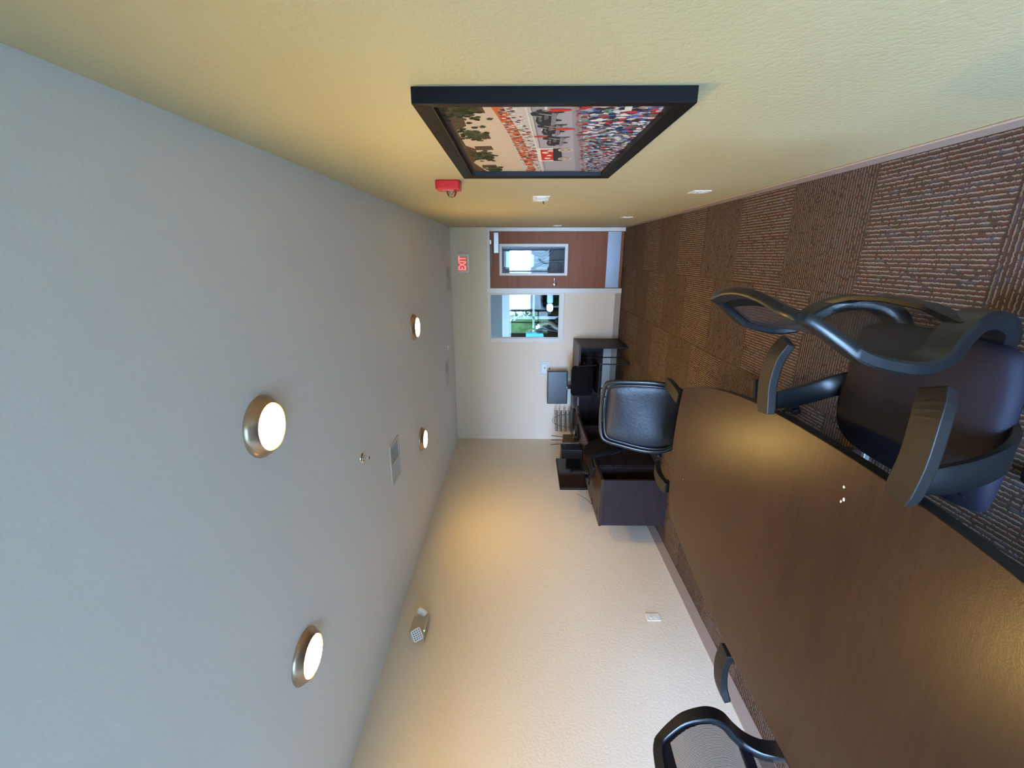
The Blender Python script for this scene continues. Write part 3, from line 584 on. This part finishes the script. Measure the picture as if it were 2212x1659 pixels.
def seat(t, mat, w=.53, d=.48, f0=-.215, z=.495, th=.085):
    """cushion with rounded corners and a waterfall front"""
    nx, ny = 15, 15; vs = []; fs = []
    for lay_ in (0, 1):
        for j in range(ny+1):
            for i in range(nx+1):
                u, v = -1+2*i/nx, -1+2*j/ny
                k = .0 if True else 0; uu = u*math.sqrt(1-.30*v*v*v*v*.6); vv = v*math.sqrt(1-.30*u**4*.6)
                x, y = uu*w/2*(1.06 if v > 0 else 1+.06*(1+v)*0+.0), f0+d/2+vv*d/2
                e = max(abs(u), abs(v)); zt = z-.018*max(0, e-.55)**1.5/.45**1.5*1.0-.045*max(0, v-.45)**2/.3-.004*(1-u*u)*0
                zb = z-th+.02*max(0, e-.6)/.4-.012*max(0, v-.6)
                vs.append((x, y, zt if lay_ == 0 else min(zb, zt-.012)))
    n1 = nx+1; N = n1*(ny+1)
    for j in range(ny):
        for i in range(nx):
            a = j*n1+i; fs.append((a, a+1, a+1+n1, a+n1)); fs.append((N+a, N+a+n1, N+a+1+n1, N+a+1))
    rim = [i for i in range(nx+1)]+[j*n1+nx for j in range(1, ny+1)]+[ny*n1+i for i in range(nx-1, -1, -1)]+[j*n1 for j in range(ny-1, 0, -1)]
    for k in range(len(rim)): a, b = rim[k], rim[(k+1) % len(rim)]; fs.append((a, b, N+b, N+a))
    o = MB().add(vs, fs).build('seat', mat, t, subsurf=1)
    MB().tube([(x_, f0+d*.86, z-.006-.010*abs(x_)/(w/2)) for x_ in [(-.9+1.8*k/14)*w/2 for k in range(15)]], .0022, 6).build('seam', M['navy'], o)
    MB().prism(rrect(w*.82, d*.8, .06, cy=f0+d/2-.01), z-th-.03, z-th+.012).build('seat_shell', M['black'], o, bevel=.006)
    return o
def arms(t, lat=.312, z=.70, dy=0):
    for s in (-1, 1):
        P = spline([(s*(lat-.022), -.085+dy, z-.028), (s*(lat+.002), -.02+dy, z-.008), (s*(lat+.010), .07+dy, z), (s*(lat+.002), .14+dy, z), (s*(lat-.010), .200+dy, z-.001)], 5)
        sc = [(.86+.14*min(1, 7*min(k, len(P)-1-k)/len(P)), .88+.12*min(1, 7*min(k, len(P)-1-k)/len(P))) for k in range(len(P))]
        a = MB().sweep(P, [(u*.074, v*.036) for u, v in ((-.5, -.5), (.5, -.5), (.5, .36), (.43, .5), (-.43, .5), (-.5, .36))], Vector((1, 0, 0)), scale=sc).build('arm_pad', M['armp'], t, bevel=.003)
        Q = spline([(s*(lat-.004), .150+dy, z-.030), (s*(lat+.002), .140+dy, z-.090), (s*(lat), .118+dy, z-.165), (s*(lat-.012), .090+dy, z-.225), (s*(lat-.05), .06+dy, z-.272), (s*(lat-.12), .035+dy, z-.297), (s*(lat-.22), .02+dy, z-.303)], 4)
        MB().sweep(Q, prof(.078, .022), Vector((0, 1, 0)), scale=[(.8+.2*min(1, k/4), 1) for k in range(len(Q))]).build('arm_support', M['satin'], t, smooth='auto')
def mesh_chair(loc, rz, label, group, a0=90, leather=False, ks=1.0, armz=.70, dz=0, ady=0):
    t = thing('office_chair', label, 'office chair', loc, rz, group)
    P = spline(RAIL, 5); n = len(P)
    for s in (-1, 1):
        pts = [(s*(w_-.012*min(1, max(0, (.95-z_)/.15))), f_, z_) for f_, z_, w_ in P]
        sc = []
        for k, (f_, z_, w_) in enumerate(P): sc.append((.92 if z_ > .97 else .92+.55*min(1, (.97-z_)/.28), 1.05+.45*min(1, max(0, (.95-z_)/.3))+(0 if z_ > .62 else .25*min(1, (.62-z_)/.1))))
        MB().sweep(pts, prof(.052, .026), Vector((s, 0, 0)), scale=sc).build('back_rail', M['satin'], t, smooth='auto')
    f0, z0, w0 = RAIL[0]
    tp = spline([(-w0-.018, f0+.004, z0-.014), (-w0*.88, f0-.008, z0+.010), (-w0*.45, f0-.030, z0+.020), (0, f0-.038, z0+.023), (w0*.45, f0-.030, z0+.020), (w0*.88, f0-.008, z0+.010), (w0+.018, f0+.004, z0-.014)], 5)
    MB().sweep(tp, [(a*.046, b*.026) for a, b in ROUND], Vector((0, -.35, 1)).normalized()).build('top_rail', M['satin'], t, smooth='auto')
    # mesh panel between the rails, hollowed a little towards the rear
    vs = []; fs = []; nz, nx = 26, 14
    for j in range(nz+1):
        z_ = .985-(.985-.50)*j/nz; f_, w_ = rail_at(z_)
        for i in range(nx+1):
            u = -1+2*i/nx; hol = .032*(1-j/nz*.6)*(1-u*u)
            vs.append((u*(w_-.008), f_+.004-hol+(0 if not leather else .0), z_+(.015*(1-u*u) if j == 0 else 0)))
    for j in range(nz):
        for i in range(nx): a = j*(nx+1)+i; fs.append((a, a+1, a+nx+2, a+nx+1))
    pm = MB().add(vs, fs); pm.mi = [1 if (i_ % nx in (0, nx-1) or i_//nx < 2) else 0 for i_ in range(len(fs))]
    pm.build('back_mesh', [M['mesh'], M['blackcloth']], t, smooth=True)
    lb = MB().sweep([(-.235, -.262, .60), (-.12, -.292, .60), (0, -.300, .60), (.12, -.292, .60), (.235, -.262, .60)], prof(.05, .018), Vector((0, 0, 1))).build('lumbar_bar', M['satin'], t)
    seat(t, M['navy']); arms(t, z=armz, dy=ady)
    MB().box((-.09, -.12, .385), (.09, .12, .42)).build('tilt_mechanism', M['black'], t, bevel=.01)
    for c in list(t.children): c.location.z = dz; c.scale = (ks, ks, ks)
    star_base(t, a0=a0, r=.285)
    return t
mesh_chair((-.42*.95, 1.262*.95, 0), PI/2, 'black mesh-back office chair on the aisle side of the conference table', 'office chairs at the conference table', a0=85, ks=.95, dz=.0838, armz=.7125, ady=-.036)
mesh_chair((-1.945, 1.25, 0), -PI/2, 'black mesh-back office chair between the conference table and the long pale wall', 'office chairs at the conference table')
# leather backed chair at the far end of the table
t = thing('office_chair', 'black leather-back office chair at the far end of the conference table', 'office chair', (-1.105, 2.645, 0), PI-.06, 'office chairs at the conference table')
out = spline([(-.190, .52), (-.232, .60), (-.250, .70), (-.252, .80), (-.245, .92), (-.232, 1.01), (-.205, 1.045), (-.1, 1.058), (.1, 1.058), (.200, 1.045), (.230, 1.01), (.248, .92), (.268, .80), (.274, .70), (.258, .60), (.205, .52)], 4)
def back_y(x, z): return -.175-.10*((z-.5)/.55)**1.5-.03*(1-(x/.26)**2)
ring = [(x, back_y(x, z), z) for x, z in out]
MB().sweep(ring, prof(.034, .022), Vector((0, 1, 0))).build('back_frame', M['satin'], t, smooth='auto')
MB().sweep([(x*.905, back_y(x, z)+.012, .5+(z-.5)*.945+.006) for x, z in out], prof(.012, .012), Vector((0, 1, 0))).build('piping', M['chrome'] if False else M['satin'], t, smooth='auto')
vs = []; fs = []; nz, nx = 22, 18
zs = [.50+.53*j/nz for j in range(nz+1)]
def half_w(z, s_=0):
    tab = [(.50, .185), (.58, .225), (.68, .243), (.80, .240), (.92, .228), (.99, .214), (1.03, .180)]
    for (za, wa), (zb, wb_) in zip(tab[:-1], tab[1:]):
        if z <= zb: return wa+(wb_-wa)*max(0, (z-za))/(zb-za)
    return tab[-1][1]
for lay_ in (0, 1):
    for z_ in zs:
        for i in range(nx+1):
            u = -1+2*i/nx; x_ = u*half_w(z_)+.008*(1 if z_ < .85 else 0.2); e = max(abs(u), abs((z_-.765)/.265)); puff = .030*(1-e**6)
            vs.append((x_, back_y(x_, z_)+(puff+.004+.006*math.sin(9*z_+3*u)*(1-e**4) if lay_ == 0 else -.014), z_))
N = (nx+1)*(nz+1)
for j in range(nz):
    for i in range(nx): a = j*(nx+1)+i; fs += [(a, a+1, a+nx+2, a+nx+1), (N+a, N+a+nx+1, N+a+nx+2, N+a+1)]
rim = [i for i in range(nx+1)]+[j*(nx+1)+nx for j in range(1, nz+1)]+[nz*(nx+1)+i for i in range(nx-1, -1, -1)]+[j*(nx+1) for j in range(nz-1, 0, -1)]
for k in range(len(rim)): a, b = rim[k], rim[(k+1) % len(rim)]; fs.append((a, b, N+b, N+a))
MB().add(vs, fs).build('back_cushion', M['leather'], t, smooth=True)
for s in (-1, 1): MB().sweep(spline([(s*.10, -.20, .60), (s*.10, -.235, .50), (s*.09, -.19, .43), (s*.06, -.02, .41)], 4), prof(.05, .02), Vector((1, 0, 0))).build('back_bracket', M['satin'], t)
seat(t, M['leather'], .47, .46); arms(t, .318, .715, .02); star_base(t, r=.33, a0=65)
MB().box((-.09, -.12, .385), (.09, .12, .42)).build('tilt_mechanism', M['black'], t, bevel=.01)

# low round-backed task chair at the side desk
t = thing('task_chair', 'black round-backed task chair at the desk along the long pale wall', 'office chair', (-1.99, 4.70, 0), -PI/2+.12)
sh = MB(); P = rrect(.50, .40, .17, 8); vs = []; n = len(P)
for lay_, (k, dy) in enumerate(((.93, .034), (1, .018), (1, -.012), (.95, -.022))):
    for x, z in P: vs.append((x*k, -.235+dy-.0+.10*(x/.25)**2*.35-.05*((z)/.2), .665+z*k))
fs = [tuple(range(n-1, -1, -1)), tuple(range(3*n, 4*n))]
for l_ in range(3): fs += [(l_*n+i, l_*n+(i+1) % n, (l_+1)*n+(i+1) % n, (l_+1)*n+i) for i in range(n)]
sh.add(vs, fs).build('backrest', M['blackcloth'], t, smooth='auto')
MB().sweep(spline([(0, -.26, .70), (0, -.275, .58), (0, -.22, .44), (0, -.05, .41)], 5), prof(.07, .016), Vector((1, 0, 0))).build('back_bracket', M['black'], t)
seat(t, M['blackcloth'], .46, .44, z=.49); star_base(t, r=.28, a0=80)
MB().box((-.08, -.1, .385), (.08, .1, .42)).build('tilt_mechanism', M['black'], t, bevel=.01)

# sled-base guest chair at the back desk
t = thing('guest_chair', 'black guest chair with thin metal sled legs at the back desk', 'chair', (-1.80, 6.42, 0), 0)
for s in (-1, 1):
    MB().tube(spline([(s*.235, -.30, .80), (s*.24, -.275, .62), (s*.24, -.25, .50)], 4)+spline([(s*.24, -.21, .60), (s*.24, -.20, .655), (s*.24, -.15, .672), (s*.24, .10, .672), (s*.24, .17, .66), (s*.24, .185, .60), (s*.24, .20, .10), (s*.24, .20, .03), (s*.24, .16, .0115), (s*.24, -.20, .0115), (s*.24, -.27, .02), (s*.24, -.27, .08), (s*.24, -.235, .50)], 5)[0:0], .010, 8).build('back_post', M['cord'], t, smooth=True)
    MB().tube(spline([(s*.255, -.235, .46), (s*.255, -.262, .10), (s*.255, -.262, .025), (s*.255, -.22, .0105), (s*.255, .16, .0105), (s*.255, .205, .025), (s*.255, .205, .09), (s*.255, .175, .60), (s*.255, .165, .655), (s*.255, .11, .672), (s*.255, -.22, .672)], 5), .0095, 8).build('side_frame', M['cord'], t, smooth=True)
for y_, z_ in ((-.235, .445), (.15, .43)): MB().tube([(-.255, y_, z_), (.255, y_, z_)], .009, 8).build('cross_bar', M['cord'], t)
vs = []; P = rrect(.46, .33, .06, 6); n = len(P)
for k, dy in ((.93, .028), (1, .014), (1, -.008), (.95, -.016)):
    for x, z in P: vs.append((x*k, -.285+dy+.10*(x/.23)**2*.4-.10*z, .705+z*k))
fs = [tuple(range(n-1, -1, -1)), tuple(range(3*n, 4*n))]
for l_ in range(3): fs += [(l_*n+i, l_*n+(i+1) % n, (l_+1)*n+(i+1) % n, (l_+1)*n+i) for i in range(n)]
MB().add(vs, fs).build('backrest', M['blackcloth'], t, smooth='auto')
seat(t, M['blackcloth'], .46, .44, f0=-.24, z=.485, th=.05)

# ================================================================== DESKS
# L-shaped desk: one continuous top, panels below
DT, DH = .030, .7435
DK = .745
t = thing('corner_desk', 'dark espresso L-shaped desk in the corner with a rounded inner edge', 'desk', (-2.25, 5.6, 0))
def L(p): return (p[0]+2.25, p[1]-5.6)
outl = [(-1.315, 7.045), (-1.315, 6.335), (-1.315, 6.33), (-2.10, 6.32), (-2.24, 6.29), (-2.34, 6.17), (-2.365, 5.95), (-2.365, 4.215), (-2.955, 4.215), (-2.955, 6.9), (-2.90, 7.045)]
MB().prism([L(p) for p in outl], DH-DT, DH).build('desktop', M['desktop'], t, bevel=.002)
def dbox(name, lo, hi, mat=M['desk'], bevel=.0015, parent=None):
    return box(name, (lo[0]+2.25, lo[1]-5.6, lo[2]), (hi[0]+2.25, hi[1]-5.6, hi[2]), mat, parent or t, bevel)
dbox('end_panel', (-2.950, 4.222, 0), (-2.375, 4.250, DH-DT-.001)); dbox('end_panel', (-1.350, 6.36, 0), (-1.320, 7.035, DH-DT-.001))
dbox('modesty_panel', (-2.93, 6.94, .255), (-1.352, 6.96, DH-DT-.001)); dbox('modesty_panel', (-2.945, 4.252, .10), (-2.925, 6.93, DH-DT-.001))
dbox('corner_support', (-2.92, 6.28, 0), (-2.76, 6.93, DH-DT-.001))
dbox('support_panel', (-2.92, 5.98, 0), (-2.45, 6.005, DH-DT-.001))
pd = dbox('pedestal', (-2.92, 4.56, .035), (-2.385, 4.97, DH-DT-.003), M['desk'], .002)
for k, (a, b_) in enumerate(((.05, .36), (.37, .53), (.54, .70))):
    d_ = dbox('drawer', (-2.384, 4.578, a), (-2.374, 4.962, b_), M['desk'], .002, pd); 
    dbox('handle', (-2.373, 4.72, b_-.04), (-2.360, 4.82, b_-.032), M['black'], .002, d_)
MB().lathe([(.032, 0), (.032, .004), (.026, .005)], 24, (-2.86+2.25, 4.36-5.6, DH)).build('grommet', M['black'], t)
for x_ in (-2.93, -2.40): MB().lathe([(.012, 0), (.012, .02)], 12, (x_+2.25, 4.300-5.6, 0)).build('levelling_foot', M['alu'], t)

def monitor(loc, rz, w, h, label, zc, rough=None):
    t = thing('monitor', label, 'monitor', loc, rz, 'monitors on the corner desk')
    box('housing', (-w/2, -.012, zc-h/2), (w/2, .022, zc+h/2), M['black'], t, bevel=.004)
    box('screen', (-w/2+.012, -.0135, zc-h/2+.022), (w/2-.012, -.0122, zc+h/2-.012), M['screen'] if rough is None else simple('hazy_screen', (.012, .014, .017), rough, spec=.9), t)
    box('badge', (-.02, -.0135, zc-h/2+.008), (.02, -.0124, zc-h/2+.014), M['alu'], t)
    MB().sweep([(0, .05, .008), (0, .045, .05), (0, .03, zc)], prof(.07, .016), Vector((1, 0, 0))).build('stand_neck', M['black'], t)
    MB().prism(rrect(.24, .17, .03, cy=.03), .0, .010).build('stand_base', M['black'], t, bevel=.002)
monitor((-2.10, 6.79, DK), .055, .555, .335, 'monitor on the back desk beside the thermostat, screen facing the room', .262, .26)
monitor((-2.72, 5.02, DK), PI/2-.16, .62, .345, 'monitor on the desk along the long pale wall, seen at an angle', .225)
def keyboard(loc, rz, label, w=.44):
    t = thing('keyboard', label, 'keyboard', loc, rz, 'keyboards on the corner desk')
    MB().prism(rrect(w, .145, .012), 0, .018).build('case', M['black'], t, bevel=.003)
    for r in range(5):
        k = MB()
        for i in range(18):
            x_ = -w/2+.02+(i+.5)*(w-.04)/18; y_ = -.05+r*.025; k.box((x_-.0085, y_-.009, .018), (x_+.0085, y_+.009, .023))
        k.build('key_row', M['keys'], t)
keyboard((-2.10, 6.50, DK), .0, 'black keyboard in front of the monitor on the back desk')
keyboard((-2.46, 4.82, DK), PI/2-.12, 'black keyboard in front of the angled monitor')
def mouse(loc, rz, label):
    t = thing('mouse', label, 'computer mouse', loc, rz, 'mice on the corner desk')
    MB().lathe([(.030, 0), (.034, .008), (.030, .022), (.016, .032), (.0001, .034)], 20).xf(Matrix.Scale(1.6, 4, (0, 1, 0))).build('body', M['black'], t, smooth='auto')
    MB().tube([(0, .02, .030), (0, .035, .028)], .004, 6).build('wheel', M['alu'], t)
mouse((-2.39, 6.50, DK), 0, 'black mouse beside the keyboard on the back desk')
# computer tower
t = thing('computer_tower', 'black computer tower standing behind the angled monitor', 'computer', (-2.80, 5.62, DK), PI/2-.1)
box('case', (-.095, -.19, 0), (.095, .19, .30), M['black'], t, bevel=.012, seg=3); box('front_trim', (.086, -.196, .03), (.092, -.19, .28), M['chrome'], t, bevel=.001)
box('optical_drive', (-.07, -.1925, .23), (.07, -.1905, .26), M['satin'], t)
# desk telephone
t = thing('desk_phone', 'black desk telephone with a pale blue screen in the desk corner', 'telephone', (-2.58, 6.02, DK), .9)
MB().prism([(-.09, 0), (.09, 0), (.09, .05), (-.09, .03)], -.10, .10).xf(Matrix.Rotation(PI/2, 4, 'X')).xf(Matrix.Rotation(PI/2, 4, 'Z')).build('base', M['black'], t, bevel=.006)
box('screen', (-.03, .02, .052), (.05, .075, .058), simple('phone_lcd', (.35, .55, .75), .2), t)
MB().sweep(spline([(-.075, -.085, .052), (-.075, -.05, .066), (-.075, .05, .070), (-.075, .085, .058)], 4), prof(.045, .03), Vector((1, 0, 0)), scale=[(1.1, 1.3)]*2+[(.7, .8)]*9+[(1.1, 1.3)]*2).build('handset', M['satin'], t)
k = MB()
for i in range(3):
    for j in range(4): k.box((-.03+i*.026, -.075+j*.02, .046), (-.012+i*.026, -.062+j*.02, .053))
k.build('keypad', M['keys'], t)
# wifi router with antennas
t = thing('router', 'brown-black router with three upright antennas behind the telephone', 'router', (-2.88, 6.42, DK), -.4)
box('case', (-.11, -.03, 0), (.11, .03, .19), simple('router_case', (.10, .07, .045), .45), t, bevel=.008)
for x_, dx in ((-.09, -.02), (0, .0), (.075, .03)):
    MB().tube([(x_, 0, .185), (x_+dx, 0, .38)], .005, 8).build('antenna', M['cord'], t)
# wire file rack with papers
t = thing('wire_rack', 'black wire tiered file rack holding papers against the back wall', 'file rack', (-2.66, 6.72, DK), .35)
wr = MB(); hw_, dd = .17, .12
for s in (-1, 1):
    pth = spline([(s*hw_*.6, .10, .0), (s*hw_*.55, .10, .12), (s*hw_*.4, .09, .27), (s*hw_*.12, .07, .33), (0, .06, .34)], 5); wr.tube(pth, .003, 6)
    wr.tube([(s*hw_*.7, -.10, .0), (s*hw_*.5, -.02, .26), (0, .05, .31)], .003, 6)
wr.build('end_hoop', M['cord'], t)
for zz in (.02, .10, .18, .25):  # tiers
    q = MB(); q.tube([(-hw_, -dd, zz+.03), (hw_, -dd, zz+.03), (hw_, dd, zz+.03), (-hw_, dd, zz+.03), (-hw_, -dd, zz+.03)], .0035, 6)
    q.box((-hw_, -dd-.003, zz+.006), (hw_, -dd+.003, zz+.024))
    for k in range(7): x_ = -hw_+hw_*2*k/6; q.tube([(x_, -dd, zz+.03), (x_, -dd, zz), (x_, dd, zz), (x_, dd, zz+.03)], .002, 5)
    q.build('wire_tray', M['cord'], t)
for i, zz in enumerate((.022, .102, .182)):
    p = box('paper_stack', (-.145, -.105, zz+.003+.745), (.145, .095, zz+.018+.745), M['paper']); p.location = (-2.66, 6.72, 0); p.rotation_euler = (0, 0, .35)
    tag(p, ('stack of papers on the lowest tier of the wire rack', 'stack of papers on the middle tier of the wire rack', 'stack of papers on the top tier of the wire rack')[i], 'papers', 'papers in the wire rack')
# cardboard box behind the monitor
# monitor cable
t = MB().tube(spline([(-2.93, 4.86, .90), (-2.96, 4.80, .80), (-2.965, 4.72, .756), (-2.93, 4.62, .749), (-2.90, 4.70, .749)], 5), .003, 6).build('cable', M['cord'], None, smooth=True)
tag(t, 'thin black cable drooping behind the angled monitor', 'cable')

# ================================================================== FITNESS MACHINES IN THE HALL
def machine(x, y, label, post, bars, caps, foot):
    t = thing('exercise_machine', label, 'exercise machine', (x, y, 0), 0, 'exercise machines in the hall')
    box('base_frame', (foot[0], foot[1], 0), (foot[2], foot[3], .14), M['black'], t, bevel=.03)
    MB().sweep(post, prof(.09, .09), Vector((0, 1, 0))).build('mast', M['black'], t, smooth='auto')
    hb = []
    for pts, r, mt in bars: hb.append(MB().tube(spline(pts, 5), r, 12).build('handle_bar', M[mt], t, smooth='auto'))
    for (cx, cy, cz), i in caps: MB().lathe([(.0001, -.03), (.038, -.03), (.042, 0), (.038, .02), (.0001, .02)], 16, (cx, cy, cz)).build('end_cap', M['white'], hb[i], smooth='auto')
    return t
machine(.05, 9.1, 'dark exercise machine with crossing bars seen through the glass of the wooden door',
        [(.10, .03, .1), (.09, .02, 1.0), (.08, 0, 1.98)],
        [([(.07, 0, 1.84), (-.12, -.03, 1.62), (-.32, -.05, 1.38)], .028, 'black'), ([(-.32, -.05, 1.38), (-.22, -.04, 1.22), (-.17, -.03, 1.0), (-.16, 0, .12)], .030, 'black'),
         ([(.07, 0, 1.48), (-.05, -.02, 1.22), (.06, 0, 1.02)], .034, 'black'), ([(-.17, -.03, 1.30), (-.08, -.01, 1.1), (.08, 0, .92)], .022, 'black')], [], (-.3, -.3, .3, .4))
machine(-1.42, 9.0, 'olive-brown exercise machine arm with a white end cap seen through the window by the door',
        [(.25, .2, .1), (.22, .15, .6), (.10, .05, .86)],
        [([(.01, -.02, 1.20), (.07, -.02, 1.10), (.06, -.01, .98), (-.02, 0, .88), (-.06, .04, .74), (.05, .1, .45), (.2, .2, .14)], .045, 'olivearm'), ([(.22, .12, .80), (.10, .05, .72), (-.05, .02, .70)], .03, 'olivearm')], [((.0, -.02, 1.235), 0)], (-.2, -.1, .45, .5))
machine(-1.60, 9.75, 'exercise machine partly under a blue cloth beyond the window',
        [(.0, .1, .1), (0, .05, .7), (-.02, 0, 1.25)],
        [([(.02, -.03, 1.20), (.04, -.03, 1.08), (-.02, 0, .95), (-.1, .1, .5), (-.1, .2, .12)], .04, 'black'), ([(-.02, 0, 1.22), (-.02, -.03, 1.43), (-.16, -.03, 1.445), (-.32, -.03, 1.445)], .020, 'black')], [((.03, -.03, 1.24), 0)], (-.4, -.1, .2, .5))
c_ = MB(); vs = []; fs = []; n_ = 16
for j in range(n_+1):
    for i in range(9):
        u, v = i/8, j/n_; wv = .012*math.sin(8*u+3*v)
        if v < .55: y_, z_ = 9.655+wv-.02*(1-v/.55), 1.06+.05*abs(u-.4)+.415*(v/.55)
        elif v < .7: a_ = PI*(v-.55)/.15; y_, z_ = 9.73-.078*math.cos(a_), 1.475+.012*math.sin(a_)
        else: y_, z_ = 9.812+wv, 1.475-.25*(v-.7)/.3
        vs.append((-1.93+.24*u, y_, z_))
for j in range(n_):
    for i in range(8): a = j*9+i; fs.append((a, a+1, a+10, a+9))
o = c_.add(vs, fs).build('jacket', M['blue'], None, smooth=True); q = o.modifiers.new('t', 'SOLIDIFY'); q.thickness = .012
tag(o, 'blue cloth draped over an exercise machine beyond the window', 'jacket')
t = thing('gym_bench', 'pale padded bench end standing beyond the window beside the white framed pane', 'bench', (-.98, 9.5, 0))
box('pad', (-.02, -.05, .90), (.30, .12, 1.03), simple('pale_blue_vinyl', (.30, .42, .62), .5), t, bevel=.02)
MB().prism([(x_, z_) for x_, z_ in rrect(.18, .14, .06, 6, cx=-.115, cy=.965)], -.11, .05).xf(Matrix.Rotation(PI/2, 4, 'X')).build('end_roller', M['white'], t, bevel=.01)
for x_ in (-.10, .26): MB().tube([(x_, .03, 0), (x_, .03, .91)], .02, 8).build('leg', M['black'], t)
